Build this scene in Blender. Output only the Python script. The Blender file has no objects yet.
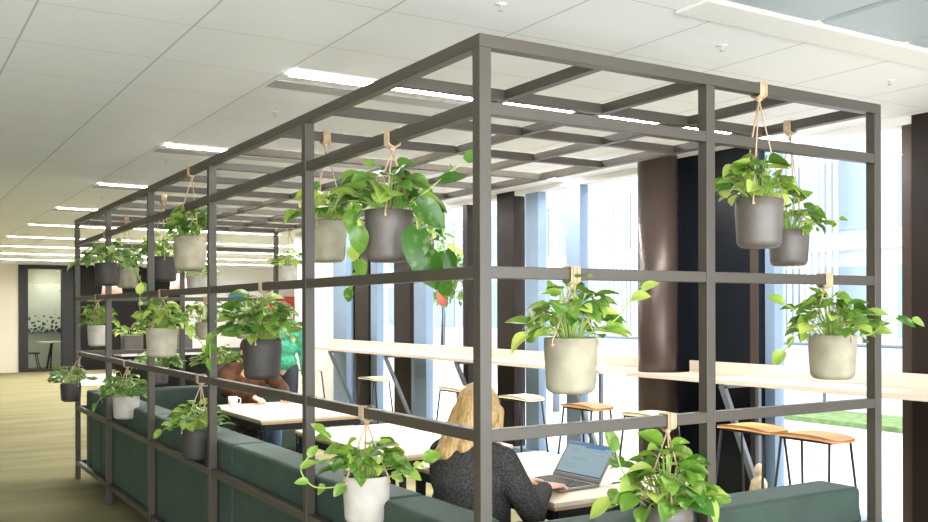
import bpy, bmesh, math, random
from mathutils import Vector, Matrix
R = math.radians
scene = bpy.context.scene
COL = scene.collection
PI = math.pi

# ------------------------------------------------------------------ materials
def new_mat(name):
    m = bpy.data.materials.new(name); m.use_nodes = True
    nt = m.node_tree
    return m, nt, nt.nodes['Principled BSDF'], nt.nodes['Material Output']

def mat(name, col, rough=.6, metal=0, noise=0, scale=8, bump=0, spec=.5, col2=None, stretch=None, coat=0, detail=4):
    m, nt, b, out = new_mat(name)
    b.inputs['Base Color'].default_value = (*col, 1)
    b.inputs['Roughness'].default_value = rough
    b.inputs['Metallic'].default_value = metal
    b.inputs['Specular IOR Level'].default_value = spec
    b.inputs['Coat Weight'].default_value = coat
    if noise or bump or col2:
        tc = nt.nodes.new('ShaderNodeTexCoord'); mp = nt.nodes.new('ShaderNodeMapping')
        nt.links.new(tc.outputs['Object'], mp.inputs['Vector'])
        if stretch: mp.inputs['Scale'].default_value = stretch
        n = nt.nodes.new('ShaderNodeTexNoise'); n.inputs['Scale'].default_value = scale; n.inputs['Detail'].default_value = detail
        nt.links.new(mp.outputs['Vector'], n.inputs['Vector'])
        if noise or col2:
            mx = nt.nodes.new('ShaderNodeMix'); mx.data_type = 'RGBA'
            c2 = col2 if col2 else tuple(c*(1-noise) for c in col)
            mx.inputs[6].default_value = (*col, 1); mx.inputs[7].default_value = (*c2, 1)
            rp = nt.nodes.new('ShaderNodeMapRange'); rp.inputs[1].default_value = .35; rp.inputs[2].default_value = .65
            nt.links.new(n.outputs['Fac'], rp.inputs[0]); nt.links.new(rp.outputs[0], mx.inputs[0])
            nt.links.new(mx.outputs[2], b.inputs['Base Color'])
        if bump:
            bp = nt.nodes.new('ShaderNodeBump'); bp.inputs['Strength'].default_value = bump; bp.inputs['Distance'].default_value = .01
            nt.links.new(n.outputs['Fac'], bp.inputs['Height']); nt.links.new(bp.outputs['Normal'], b.inputs['Normal'])
    return m

def emis(name, col, s):
    m, nt, b, out = new_mat(name)
    b.inputs['Base Color'].default_value = (.02, .02, .02, 1); b.inputs['Specular IOR Level'].default_value = .2
    b.inputs['Emission Color'].default_value = (*col, 1); b.inputs['Emission Strength'].default_value = s
    return m

def glass(name, tint=(1, 1, 1), refl=.08):
    m = bpy.data.materials.new(name); m.use_nodes = True; nt = m.node_tree; nt.nodes.clear()
    o = nt.nodes.new('ShaderNodeOutputMaterial'); t = nt.nodes.new('ShaderNodeBsdfTransparent'); g = nt.nodes.new('ShaderNodeBsdfGlossy')
    t.inputs[0].default_value = (*tint, 1); g.inputs['Roughness'].default_value = .02
    mx = nt.nodes.new('ShaderNodeMixShader'); f = nt.nodes.new('ShaderNodeLayerWeight'); f.inputs[0].default_value = .10
    nt.links.new(f.outputs[0], mx.inputs[0]); nt.links.new(t.outputs[0], mx.inputs[1]); nt.links.new(g.outputs[0], mx.inputs[2])
    nt.links.new(mx.outputs[0], o.inputs[0]); return m

def leafmat(name, dark, mid, light, varieg=.5):
    m, nt, b, out = new_mat(name)
    at = nt.nodes.new('ShaderNodeAttribute'); at.attribute_name = 'tint'
    ramp = nt.nodes.new('ShaderNodeValToRGB'); e = ramp.color_ramp.elements
    e[0].color = (*dark, 1); e[0].position = 0; e[1].color = (*light, 1); e[1].position = 1
    k = ramp.color_ramp.elements.new(.5); k.color = (*mid, 1)
    nt.links.new(at.outputs['Fac'], ramp.inputs[0])
    tc = nt.nodes.new('ShaderNodeTexCoord'); n = nt.nodes.new('ShaderNodeTexNoise'); n.inputs['Scale'].default_value = 26; n.inputs['Detail'].default_value = 6
    nt.links.new(tc.outputs['Object'], n.inputs['Vector'])
    rp = nt.nodes.new('ShaderNodeMapRange'); rp.inputs[1].default_value = .55; rp.inputs[2].default_value = .74; rp.inputs[4].default_value = varieg
    nt.links.new(n.outputs['Fac'], rp.inputs[0])
    mx = nt.nodes.new('ShaderNodeMix'); mx.data_type = 'RGBA'; mx.inputs[7].default_value = (.62, .70, .34, 1)
    nt.links.new(rp.outputs[0], mx.inputs[0]); nt.links.new(ramp.outputs[0], mx.inputs[6])
    nt.links.new(mx.outputs[2], b.inputs['Base Color'])
    b.inputs['Roughness'].default_value = .32; b.inputs['Specular IOR Level'].default_value = .5
    tr = nt.nodes.new('ShaderNodeBsdfTranslucent'); nt.links.new(mx.outputs[2], tr.inputs[0])
    ms = nt.nodes.new('ShaderNodeMixShader'); ms.inputs[0].default_value = .30
    nt.links.new(b.outputs[0], ms.inputs[1]); nt.links.new(tr.outputs[0], ms.inputs[2]); nt.links.new(ms.outputs[0], out.inputs[0])
    return m

M = dict(
    frame=mat('frame_paint', (.070, .060, .047), .4, .0, spec=.4, noise=.12, scale=3),
    concrete=mat('pale_concrete', (.44, .40, .31), .8, noise=.22, scale=14, bump=.25, detail=8),
    concrete2=mat('warm_concrete', (.36, .325, .235), .8, noise=.3, scale=11, bump=.3, detail=8),
    white_pot=mat('chalky_concrete', (.50, .47, .41), .8, noise=.15, scale=14, bump=.2, detail=8),
    charcoal=mat('charcoal_ceramic', (.052, .047, .043), .55, spec=.35, noise=.25, scale=9, bump=.1),
    taupe=mat('taupe_ceramic', (.13, .11, .095), .45, noise=.25, scale=8, bump=.1),
    soil=mat('soil', (.05, .04, .03), .95, noise=.5, scale=60, bump=.8),
    cord=mat('leather_cord', (.55, .40, .25), .7, noise=.2, scale=40),
    stem=mat('plant_stem', (.32, .45, .10), .5),
    leaf=leafmat('leaf_green', (.05, .16, .015), (.20, .36, .045), (.56, .67, .14), .6),
    leafd=leafmat('leaf_deep', (.035, .12, .012), (.12, .26, .035), (.34, .47, .09), .3),
    leafv=leafmat('leaf_variegated', (.05, .15, .025), (.19, .36, .08), (.48, .60, .24), .85),
    velvet=mat('green_velvet', (.030, .056, .041), .7, noise=.25, scale=5),
    oak=mat('pale_oak', (.81, .69, .55), .45, col2=(.76, .61, .46), scale=6, stretch=(9, .8, 9)),
    oak_edge=mat('oak_edge', (.72, .46, .24), .5, noise=.15, scale=20),
    counter=mat('birch', (.74, .62, .52), .4, col2=(.68, .56, .45), scale=5, stretch=(9, .6, 9)),
    tan=mat('tan_seat', (.62, .30, .10), .45, noise=.2, scale=12),
    olive=mat('olive_seat', (.62, .56, .30), .5, noise=.15, scale=12),
    cream=mat('cream_seat', (.74, .62, .40), .5, noise=.15, scale=12),
    black=mat('black_steel', (.016, .017, .018), .45, spec=.3),
    steel=mat('blue_grey_steel', (.16, .19, .23), .4),
    mull=mat('mullion_paint_skylit', (.19, .27, .38), .45, noise=.1, scale=2),
    fin=mat('dark_bronze', (.018, .012, .010), .45, spec=.2),
    darkpanel=mat('dark_glass_panel', (.008, .010, .014), .25, spec=.2),
    column=mat('bronze_column', (.075, .052, .042), .35, metal=.3, noise=.2, scale=2),
    white=mat('white_paint', (.82, .82, .80), .7),
    creamwall=mat('cream_wall', (.62, .575, .46), .8),
    darkwall=mat('dark_wall', (.016, .014, .013), .7, noise=.2, scale=3, spec=.15),
    red=mat('red_cladding', (.55, .07, .03), .6, noise=.2, scale=6),
    pink=mat('pink_shade', (.85, .48, .42), .6),
    sweater=mat('charcoal_knit', (.030, .028, .027), .95, spec=.15, col2=(.075, .07, .066), scale=120, bump=.6),
    hair=mat('blonde_hair', (.60, .40, .16), .45, col2=(.36, .21, .08), scale=22, stretch=(6, 6, .8), bump=.5),
    hairbrown=mat('brown_hair', (.10, .04, .02), .5, noise=.4, scale=20),
    skin=mat('skin', (.74, .46, .34), .5, noise=.06, scale=20),
    brown=mat('brown_jacket', (.13, .055, .028), .9, spec=.2, noise=.5, scale=9, bump=.3),
    jeans=mat('blue_denim', (.16, .27, .45), .85, noise=.3, scale=30),
    darkjeans=mat('dark_trousers', (.03, .035, .05), .85),
    greenknit=mat('green_knit', (.04, .26, .15), .9, col2=(.07, .40, .24), scale=40, bump=.5),
    boot=mat('oxblood_boot', (.10, .03, .02), .45),
    bag=mat('black_leather', (.025, .022, .02), .38, noise=.3, scale=9, bump=.5),
    laptop=mat('laptop_shell', (.19, .165, .145), .4, metal=.3),
    key=mat('laptop_keys', (.02, .02, .02), .5),
    paper=mat('paper', (.85, .86, .86), .6),
    cup=mat('white_ceramic', (.85, .84, .80), .3),
    lampwhite=emis('lamp_diffuser', (1, .97, .93), 54),
    greymetal=mat('grey_grille', (.42, .43, .43), .5),
    bluepanel=mat('chilled_panel', (.40, .46, .50), .45),
    glass=glass('window_glass'), glass_in=glass('partition_glass', (.9, .97, .97)),
    ext=mat('pale_render', (.58, .64, .70), .8, noise=.1, scale=.6),
    extwin=mat('facade_glass', (.30, .39, .48), .25),
    paving=mat('pale_paving', (.58, .60, .63), .9, noise=.1, scale=1.2),
    grass=mat('verge_grass', (.22, .34, .12), .9, noise=.4, scale=9),
    stone=mat('sandstone', (.60, .50, .32), .8, noise=.3, scale=20, bump=.5),
    bottle=mat('grey_plastic', (.3, .3, .3), .5),
)

vb = M['velvet'].node_tree.nodes['Principled BSDF']; vb.inputs['Sheen Weight'].default_value = .08; vb.inputs['Sheen Tint'].default_value = (.5, .8, .65, 1); vb.inputs['Sheen Roughness'].default_value = .4
# ceiling tiles: object-space grid lines every 0.61 m
def ceiling_mat():
    m, nt, b, out = new_mat('ceiling_tile')
    geo = nt.nodes.new('ShaderNodeNewGeometry'); sp = nt.nodes.new('ShaderNodeSeparateXYZ'); nt.links.new(geo.outputs['Position'], sp.inputs[0])
    def line(sock, off, w):
        a = nt.nodes.new('ShaderNodeMath'); a.operation = 'ADD'; a.inputs[1].default_value = 61 - off
        d = nt.nodes.new('ShaderNodeMath'); d.operation = 'MODULO'; d.inputs[1].default_value = .61
        c = nt.nodes.new('ShaderNodeMath'); c.operation = 'LESS_THAN'; c.inputs[1].default_value = w
        nt.links.new(sock, a.inputs[0]); nt.links.new(a.outputs[0], d.inputs[0]); nt.links.new(d.outputs[0], c.inputs[0]); return c.outputs[0]
    l1 = line(sp.outputs[0], .2, .009); l2 = line(sp.outputs[1], .39, .005)
    mx = nt.nodes.new('ShaderNodeMath'); mx.operation = 'MAXIMUM'; nt.links.new(l1, mx.inputs[0]); nt.links.new(l2, mx.inputs[1])
    mc = nt.nodes.new('ShaderNodeMix'); mc.data_type = 'RGBA'
    mc.inputs[6].default_value = (.86, .88, .90, 1); mc.inputs[7].default_value = (.55, .55, .54, 1)
    nt.links.new(mx.outputs[0], mc.inputs[0]); nt.links.new(mc.outputs[2], b.inputs['Base Color'])
    b.inputs['Roughness'].default_value = .85; b.inputs['Specular IOR Level'].default_value = .2
    return m
M['ceiling'] = ceiling_mat()
def carpet_mat():
    m, nt, b, out = new_mat('olive_carpet')
    tc = nt.nodes.new('ShaderNodeTexCoord'); mp = nt.nodes.new('ShaderNodeMapping'); mp.inputs['Scale'].default_value = (.45, 1.7, 1); mp.inputs['Rotation'].default_value = (0, 0, R(-3))
    nt.links.new(tc.outputs['Object'], mp.inputs[0])
    n = nt.nodes.new('ShaderNodeTexNoise'); n.inputs['Scale'].default_value = 1.6; n.inputs['Detail'].default_value = 6; nt.links.new(mp.outputs[0], n.inputs['Vector'])
    r = nt.nodes.new('ShaderNodeValToRGB'); r.color_ramp.elements[0].position = .35; r.color_ramp.elements[1].position = .65
    r.color_ramp.elements[0].color = (.22, .198, .10, 1); r.color_ramp.elements[1].color = (.30, .275, .155, 1)
    nt.links.new(n.outputs['Fac'], r.inputs[0]); nt.links.new(r.outputs[0], b.inputs['Base Color'])
    b.inputs['Roughness'].default_value = .9; b.inputs['Specular IOR Level'].default_value = .1
    n2 = nt.nodes.new('ShaderNodeTexNoise'); n2.inputs['Scale'].default_value = 160; nt.links.new(tc.outputs['Object'], n2.inputs['Vector'])
    bp = nt.nodes.new('ShaderNodeBump'); bp.inputs['Strength'].default_value = .3; bp.inputs['Distance'].default_value = .005
    nt.links.new(n2.outputs['Fac'], bp.inputs['Height']); nt.links.new(bp.outputs[0], b.inputs['Normal'])
    return m
M['carpet'] = carpet_mat()

# ------------------------------------------------------------------ mesh builder
class MB:
    def __init__(s): s.v = []; s.f = []; s.mi = []; s.t = []; s.smooth = []
    def add(s, vs, fs, mi=0, tint=.5, smooth=False):
        o = len(s.v); s.v += [tuple(v) for v in vs]; s.t += [tint]*len(vs)
        for f in fs: s.f.append(tuple(i+o for i in f)); s.mi.append(mi); s.smooth.append(smooth)
    def box(s, a, b, mi=0):
        x0, y0, z0 = a; x1, y1, z1 = b
        s.add([(x0,y0,z0),(x1,y0,z0),(x1,y1,z0),(x0,y1,z0),(x0,y0,z1),(x1,y0,z1),(x1,y1,z1),(x0,y1,z1)],
              [(3,2,1,0),(4,5,6,7),(0,1,5,4),(1,2,6,5),(2,3,7,6),(3,0,4,7)], mi)
    def bar(s, p, q, w, h=None, up=(0, 0, 1), mi=0):
        p = Vector(p); q = Vector(q); h = h or w; d = (q-p).normalized(); u = Vector(up)
        if abs(d.dot(u)) > .99: u = Vector((1, 0, 0))
        r = d.cross(u).normalized(); u = r.cross(d)
        c = [(-1,-1),(1,-1),(1,1),(-1,1)]
        vs = [p+r*(a*w/2)+u*(b*h/2) for a, b in c]+[q+r*(a*w/2)+u*(b*h/2) for a, b in c]
        s.add(vs, [(3,2,1,0),(4,5,6,7),(0,1,5,4),(1,2,6,5),(2,3,7,6),(3,0,4,7)], mi)
    def tube(s, pts, rad, seg=6, mi=0, tint=.5, cap=True):
        pts = [Vector(p) for p in pts]; n = len(pts)
        rr = rad if isinstance(rad, (list, tuple)) else [rad]*n
        vs = []; u = None
        for i, p in enumerate(pts):
            d = (pts[min(i+1, n-1)]-pts[max(i-1, 0)])
            d = d.normalized() if d.length > 1e-9 else Vector((0, 0, 1))
            if u is None:
                u = Vector((0, 0, 1)) if abs(d.z) < .9 else Vector((1, 0, 0))
            r = d.cross(u)
            r = r.normalized() if r.length > 1e-6 else Vector((1, 0, 0))
            u = r.cross(d).normalized()
            for k in range(seg):
                a = 2*PI*k/seg; vs.append(p+(r*math.cos(a)+u*math.sin(a))*rr[i])
        fs = [(i*seg+k, i*seg+(k+1) % seg, (i+1)*seg+(k+1) % seg, (i+1)*seg+k) for i in range(n-1) for k in range(seg)]
        if cap: fs += [tuple(range(seg))[::-1], tuple((n-1)*seg+k for k in range(seg))]
        s.add(vs, fs, mi, tint, True)
    def lathe(s, prof, c=(0, 0, 0), seg=40, mi=0):
        n = len(prof); vs = [(c[0]+r*math.cos(2*PI*k/seg), c[1]+r*math.sin(2*PI*k/seg), c[2]+z) for r, z in prof for k in range(seg)]
        fs = [(i*seg+k, i*seg+(k+1) % seg, (i+1)*seg+(k+1) % seg, (i+1)*seg+k) for i in range(n-1) for k in range(seg)]
        s.add(vs, fs, mi, .5, True)
    def disc(s, c, r, seg=32, mi=0, up=True):
        vs = [(c[0]+r*math.cos(2*PI*k/seg), c[1]+r*math.sin(2*PI*k/seg), c[2]) for k in range(seg)]
        f = tuple(range(seg)); s.add(vs, [f if up else f[::-1]], mi)
    def ball(s, c, r, seg=14, rings=9, rot=None, mi=0):
        r = (r, r, r) if not isinstance(r, (tuple, list)) else r
        vs = []; c = Vector(c)
        for i in range(rings+1):
            th = PI*i/rings
            for k in range(seg):
                ph = 2*PI*k/seg; p = Vector((r[0]*math.sin(th)*math.cos(ph), r[1]*math.sin(th)*math.sin(ph), r[2]*math.cos(th)))
                if rot: p = rot @ p
                vs.append(c+p)
        fs = [(i*seg+k, (i+1)*seg+k, (i+1)*seg+(k+1) % seg, i*seg+(k+1) % seg) for i in range(rings) for k in range(seg)]
        s.add(vs, fs, mi, .5, True)
    def prism(s, poly, z0, z1, mi=0):
        n = len(poly); vs = [(x, y, z0) for x, y in poly]+[(x, y, z1) for x, y in poly]
        s.add(vs, [tuple(range(n))[::-1], tuple(range(n, 2*n))]+[(i, (i+1) % n, n+(i+1) % n, n+i) for i in range(n)], mi)
    def build(s, name, mats, parent=None, bevel=0, local=False, seg=2, loc=None):
        me = bpy.data.meshes.new(name)
        off = Vector((0, 0, 0))
        if parent and not local: off = root_of(parent)
        if loc is not None: off = Vector(loc)
        me.from_pydata([tuple(Vector(v)-off) for v in s.v], [], s.f)
        for m in (mats if isinstance(mats, (list, tuple)) else [mats]): me.materials.append(m)
        me.polygons.foreach_set('material_index', s.mi); me.polygons.foreach_set('use_smooth', s.smooth)
        a = me.attributes.new('tint', 'FLOAT', 'POINT'); a.data.foreach_set('value', s.t)
        me.validate(); me.update()
        bm = bmesh.new(); bm.from_mesh(me); bmesh.ops.remove_doubles(bm, verts=bm.verts, dist=1e-6)
        if all(not x for x in s.smooth) or name in ('pot',): bmesh.ops.recalc_face_normals(bm, faces=bm.faces)
        bm.to_mesh(me); bm.free()
        o = bpy.data.objects.new(name, me); COL.objects.link(o)
        if parent: o.parent = parent
        elif loc is not None: o.location = loc
        if bevel:
            b = o.modifiers.new('bevel', 'BEVEL'); b.width = bevel; b.segments = seg; b.limit_method = 'ANGLE'
        return o

def root_of(o):
    v = Vector((0, 0, 0))
    while o: v += o.location; o = o.parent
    return v
def tag(o, label, cat, group=None, kind=None):
    if label: o['label'] = label
    if cat: o['category'] = cat
    if group: o['group'] = group
    if kind: o['kind'] = kind
    return o
def thing(name, loc, label, cat, group=None):
    o = bpy.data.objects.new(name, None); COL.objects.link(o); o.location = loc; o.empty_display_size = .1
    return tag(o, label, cat, group)
def struct(name, mb, m, bevel=0, parent=None):
    o = mb.build(name, m, parent, bevel); 
    if not parent: o['kind'] = 'structure'
    return o
def bez(p0, p1, p2, n=8):
    p0, p1, p2 = Vector(p0), Vector(p1), Vector(p2)
    return [p0*(1-t)**2+p1*2*t*(1-t)+p2*t*t for t in [i/n for i in range(n+1)]]
def spline(pts, n=6):
    P = [Vector(p) for p in pts]; P = [P[0]*2-P[1]]+P+[P[-1]*2-P[-2]]; out = []
    for i in range(1, len(P)-2):
        for k in range(n):
            t = k/n; a, b, c, d = P[i-1:i+3]
            out.append(.5*((2*b)+(c-a)*t+(2*a-5*b+4*c-d)*t*t+(3*b-a-3*c+d)*t**3))
    out.append(P[-2]); return out

# ------------------------------------------------------------------ camera
cam = bpy.data.cameras.new('camera'); co = bpy.data.objects.new('camera', cam); COL.objects.link(co); scene.camera = co
YAW, ROLL = .5532, -.0028
fw = Vector((math.sin(YAW), math.cos(YAW), 0)); rt = Vector((math.cos(YAW), -math.sin(YAW), 0)); up = Vector((0, 0, 1))
r2 = rt*math.cos(ROLL)+up*math.sin(ROLL); u2 = -rt*math.sin(ROLL)+up*math.cos(ROLL)
mw = Matrix((r2, u2, -fw)).transposed().to_4x4(); mw.translation = Vector((-1.552, -2.42, 1.541)); co.matrix_world = mw
cam.sensor_width = 36; cam.lens = 36*951/928; cam.shift_y = 49.3/928; cam.clip_end = 300
cam.dof.use_dof = False

# ------------------------------------------------------------------ room shell
b = MB(); b.box((-9, -5, -.1), (4.0, 24.4, 0)); b.prism([(4.0, 11.5), (4.3, 11.5), (9.8, 24.4), (4.0, 24.4)], -.1, 0); struct('floor', b, M['carpet'])
H = 2.75
b = MB(); b.box((-9, .40, H), (4.12, 24.4, H+.1)); b.prism([(4.12, 11.5), (4.35, 11.5), (9.85, 24.4), (4.12, 24.4)], H, H+.1); b.box((-9, -5, H), (1.2, .40, H+.1)); struct('ceiling', b, M['ceiling'])
# metal panel zone of the ceiling by the front right
b = MB(); b.box((1.2, .22, H-.012), (4.12, .40, H+.1)); b.box((1.2, -5, H+.02), (4.12, .22, H+.1)); struct('trim_1', b, M['white'])
for k in range(4):
    for j in range(5):
        x0 = 1.24+k*.61; y1 = .19-j*.62
        t = MB(); t.box((x0, y1-.50, H-.004), (x0+.55, y1, H+.02))
        o = t.build('ceiling_panel', M['bluepanel'], loc=(x0, y1-.25, H))
        tag(o, 'flat grey-blue metal panel set in the white ceiling by the windows', 'ceiling panel', 'grey-blue ceiling panels')
# end wall + rooms
b = MB(); b.box((-9, 24.0, 0), (1.50, 24.2, H)); struct('wall_end', b, M['creamwall'])
b = MB(); b.box((2.80, 24.0, 0), (5.6, 24.2, H)); struct('wall_dark', b, M['darkwall'])
b = MB(); b.box((5.6, 24.0, 0), (9.6, 24.2, H)); struct('wall_far', b, M['white'])
b = MB(); b.prism([(4.12, 11.61), (4.32, 11.61), (9.75, 24.3), (9.55, 24.3)], 0, H); struct('wall_wing', b, M['white'])
b = MB(); b.box((-9.2, -5, 0), (-9.0, 24.2, H)); struct('wall_left', b, M['creamwall'])
# meeting room behind black framed window
win = MB(); win.box((1.50, 23.95, 0), (1.72, 24.15, H-.02)); win.box((2.52, 23.95, 0), (2.80, 24.15, H-.02)); win.box((1.72, 23.95, H-.12), (2.52, 24.15, H-.02)); win.box((1.72, 23.95, 0), (2.52, 24.15, .06))
w1 = struct('window_1', win, M['black'])
g = MB(); g.box((1.72, 24.04, .06), (2.52, 24.05, H-.12)); g.build('pane', M['glass_in'], w1)
b = MB(); b.box((1.2, 26.0, 0), (4.2, 26.1, H)); b.box((1.1, 24.2, 0), (1.2, 26.1, H)); b.box((4.1, 24.2, 0), (4.2, 26.1, H)); struct('wall_meeting_room', b, M['creamwall'])
b = MB(); b.box((1.1, 24.4, -.1), (4.2, 26.1, 0)); struct('floor_meeting_room', b, M['carpet'])
b = MB(); b.box((1.1, 24.4, H), (4.2, 26.1, H+.05)); struct('ceiling_meeting_room', b, M['white'])
# patterned board in the meeting room
m, nt, bs, out = new_mat('blot_pattern')
tc = nt.nodes.new('ShaderNodeTexCoord'); vo = nt.nodes.new('ShaderNodeTexVoronoi'); vo.inputs['Scale'].default_value = 9; vo.feature = 'DISTANCE_TO_EDGE'
nt.links.new(tc.outputs['Object'], vo.inputs['Vector']); sp = nt.nodes.new('ShaderNodeSeparateXYZ'); nt.links.new(tc.outputs['Object'], sp.inputs[0])
mr = nt.nodes.new('ShaderNodeMapRange'); mr.inputs[1].default_value = .0; mr.inputs[2].default_value = .75; mr.inputs[3].default_value = .03; mr.inputs[4].default_value = .45
nt.links.new(sp.outputs[2], mr.inputs[0]); gt = nt.nodes.new('ShaderNodeMath'); gt.operation = 'GREATER_THAN'
nt.links.new(vo.outputs['Distance'], gt.inputs[0]); nt.links.new(mr.outputs[0], gt.inputs[1])
mx = nt.nodes.new('ShaderNodeMix'); mx.data_type = 'RGBA'; mx.inputs[6].default_value = (.75, .71, .6, 1); mx.inputs[7].default_value = (.04, .04, .04, 1)
nt.links.new(gt.outputs[0], mx.inputs[0]); nt.links.new(mx.outputs[2], bs.inputs['Base Color'])
b = MB(); b.box((1.75, 25.90, .95), (2.85, 25.93, 2.3)); o = b.build('patterned_board', m, loc=(2.3, 25.92, .95))
tag(o, 'pale board with black blotch pattern hanging inside the far meeting room', 'wall art')
t = thing('ceiling_light', (2.5, 25.2, H), 'added round fill light brightening the far meeting room', 'ceiling light')  # lamp added to brighten the dark meeting room interior
s = MB(); s.lathe([(0, -.03), (.3, -.03), (.3, 0)], (2.5, 25.2, H), 28); s.build('diffuser', emis('meeting_fill', (1, .93, .8), 16), t)
def office_chair(x, y, rz, label):
    t = thing('meeting_chair', (x, y, 0), label, 'chair'); t.rotation_euler = (0, 0, rz)
    s = MB(); s.box((-.23, -.23, .43), (.23, .23, .47)); s.build('seat', M['black'], t, .015, local=True)
    s = MB()
    for i in range(6):
        a0 = -.23+i*.077; c = .03*math.cos((i-2.5)/3*1.4); c1 = .03*math.cos((i-1.5)/3*1.4)
        s.box((a0, .21-c, .47), (a0+.077, .24-c, .84))
    s.build('backrest', M['black'], t, .006, local=True)
    for sx in (-1, 1):
        for sy in (-1, 1):
            s = MB(); s.tube([(sx*.15, sy*.15, .44), (sx*.24, sy*.24, 0)], .012); s.build('leg', M['black'], t, local=True)
office_chair(1.85, 24.75, R(90), 'black chair at the table in the far meeting room')
t = thing('meeting_table', (2.6, 25.0, 0), 'pale table inside the far meeting room behind the black frame', 'table')
s = MB(); s.box((2.1, 24.6, .71), (3.2, 25.4, .74)); s.build('tabletop', M['oak'], t, .004)
for x in (2.35, 2.95):
    s = MB(); s.bar((x, 24.7, 0), (x+.08, 24.95, .71), .04); s.bar((x, 25.3, 0), (x+.08, 25.05, .71), .04); s.build('leg', M['black'], t)
# pale rug
b = MB(); b.prism([(1.75, 18.5), (4.2, 18.5), (4.2, 22.0), (1.95, 22.0)], 0.001, .012); o = b.build('rug', M['white'], loc=(3, 20, 0)); tag(o, 'pale grey rug lying on the olive carpet in the corridor', 'rug')

# glass partition at left edge
t = thing('glass_screen', (-2.2, 7.85, 0), 'clear glass screen with dark slim frame at the left edge of the corridor', 'glass screen')
s = MB(); s.box((-3.4, 7.84, .03), (-1.135, 7.85, 2.6)); s.build('pane', M['glass_in'], t)
s = MB(); s.box((-1.135, 7.83, 0), (-1.10, 7.86, 2.64)); s.build('post', M['steel'], t)
s = MB(); s.box((-3.4, 7.83, 2.6), (-1.135, 7.86, 2.64)); s.build('top_rail', M['black'], t)
s = MB(); s.box((-3.4, 7.83, 0), (-1.135, 7.86, .03)); s.build('bottom_rail', M['black'], t)

# window wall, x = 4.0
b = MB(); b.box((4.0, 10.05, 0), (4.25, 11.6, H)); struct('wall_window_side', b, M['white'])
def mullion(y0, y1, x0=3.96, x1=4.06, m='mull'):
    s = MB(); s.box((x0, y0, 0), (x1, y1, H)); return s.build('mullion', M[m], WW, .004)
s = MB(); s.box((3.9, -3.0, 0), (4.12, 10.05, .16)); WW = struct('window_2', s, M['mull'], .004)
s = MB(); s.box((3.95, -3, H-.05), (4.1, 10.05, H)); s.build('head_frame', M['white'], WW)
for y0, y1 in [(4.47, 4.68), (5.12, 5.34), (7.36, 7.66), (8.66, 8.84), (9.60, 10.04), (2.24, 2.33)]: mullion(y0, y1)  # strips beside the piers stand for pier sides, sky light put in their blue
mullion(6.43, 6.53, m='fin')
mullion(1.17, 1.24, m='column')
for y0, y1 in [(5.51, 5.82), (7.72, 8.14), (8.86, 9.28), (.10, 1.16), (-3.0, -1.4)]:
    s = MB(); s.box((3.94, y0, 0), (4.08, y1, H)); s.build('pier', M['fin'], WW, .004)
s = MB(); s.box((3.9, 2.335, 0), (3.98, 3.18, H)); s.build('dark_panel', M['darkpanel'], WW)
s = MB(); s.box((3.885, 2.335, 0), (3.9, 2.40, H)); s.build('panel_edge', M['column'], WW)
edges = [(-1.4, .1), (1.24, 2.24), (3.18, 4.47), (4.68, 5.12), (5.34, 5.51), (5.82, 6.43), (6.53, 7.36), (8.14, 8.66), (9.28, 9.6)]
for y0, y1 in edges:
    s = MB(); s.box((4.02, y0, .16), (4.03, y1, H-.05)); s.build('pane', M['glass'], WW)
# bronze round column
s = MB(); s.lathe([(0, 0), (.155, 0), (.155, H), (0, H)], (3.70, 3.17, 0), 48); o = s.build('column', M['column'], loc=(3.70, 3.17, 0)); tag(o, 'round dark bronze column standing between the two window counters', 'column')

# ceiling lamps
rows = [2.12+2.44*k for k in range(9)]
for k, y in enumerate(rows):
    xs = [.25, 1.47, 2.69]
    if y > 11.6: xs = [-1.2]*(k > 5) + [.25, 1.47, 2.69] + [x for x in (3.91, 5.13, 6.35) if x+1.3 < 4.2+(y-11.5)*.43]
    for i, x in enumerate(xs):
        t = thing('ceiling_light', (x+.6, y, H), 'slim white recessed ceiling light, one of the rows running towards the windows', 'ceiling light', 'recessed linear ceiling lights')
        s = MB(); s.box((x, y-.075, H-.012), (x+1.19, y-.06, H)); s.box((x, y+.06, H-.012), (x+1.19, y+.075, H)); s.build('frame', M['white'], t)
        s = MB(); s.box((x, y-.07, H-.008), (x+1.19, y+.07, H)); s.build('diffuser', M['lampwhite'], t)
        if x < 2 and x > 0 and y < 11:
            o = MB(); o.box((x-.02, y+.20, H-.006), (x+1.17, y+.36, H)); v = o.build('air_vent', M['greymetal'], loc=(x+.6, y+.28, H))
            tag(v, 'flat grey air vent strip beside a recessed ceiling light', 'air vent', 'ceiling air vent strips')
for x, y in [(.55, .70), (.51, 3.1), (.42, 5.3), (.47, 8.1), (1.74, .66), (3.0, .67), (2.6, 5.0)]:
    t = thing('sprinkler', (x, y, H), 'small white sprinkler head on the ceiling tile', 'sprinkler', 'ceiling sprinklers')
    s = MB(); s.lathe([(0, -.003), (.022, -.003), (.025, 0)], (x, y, H), 20); s.build('rose', M['white'], t)
    s = MB(); s.lathe([(0, -.026), (.010, -.026), (.010, -.023), (.003, -.021), (.003, -.003)], (x, y, H), 12); s.build('nozzle', M['greymetal'], t)

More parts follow.
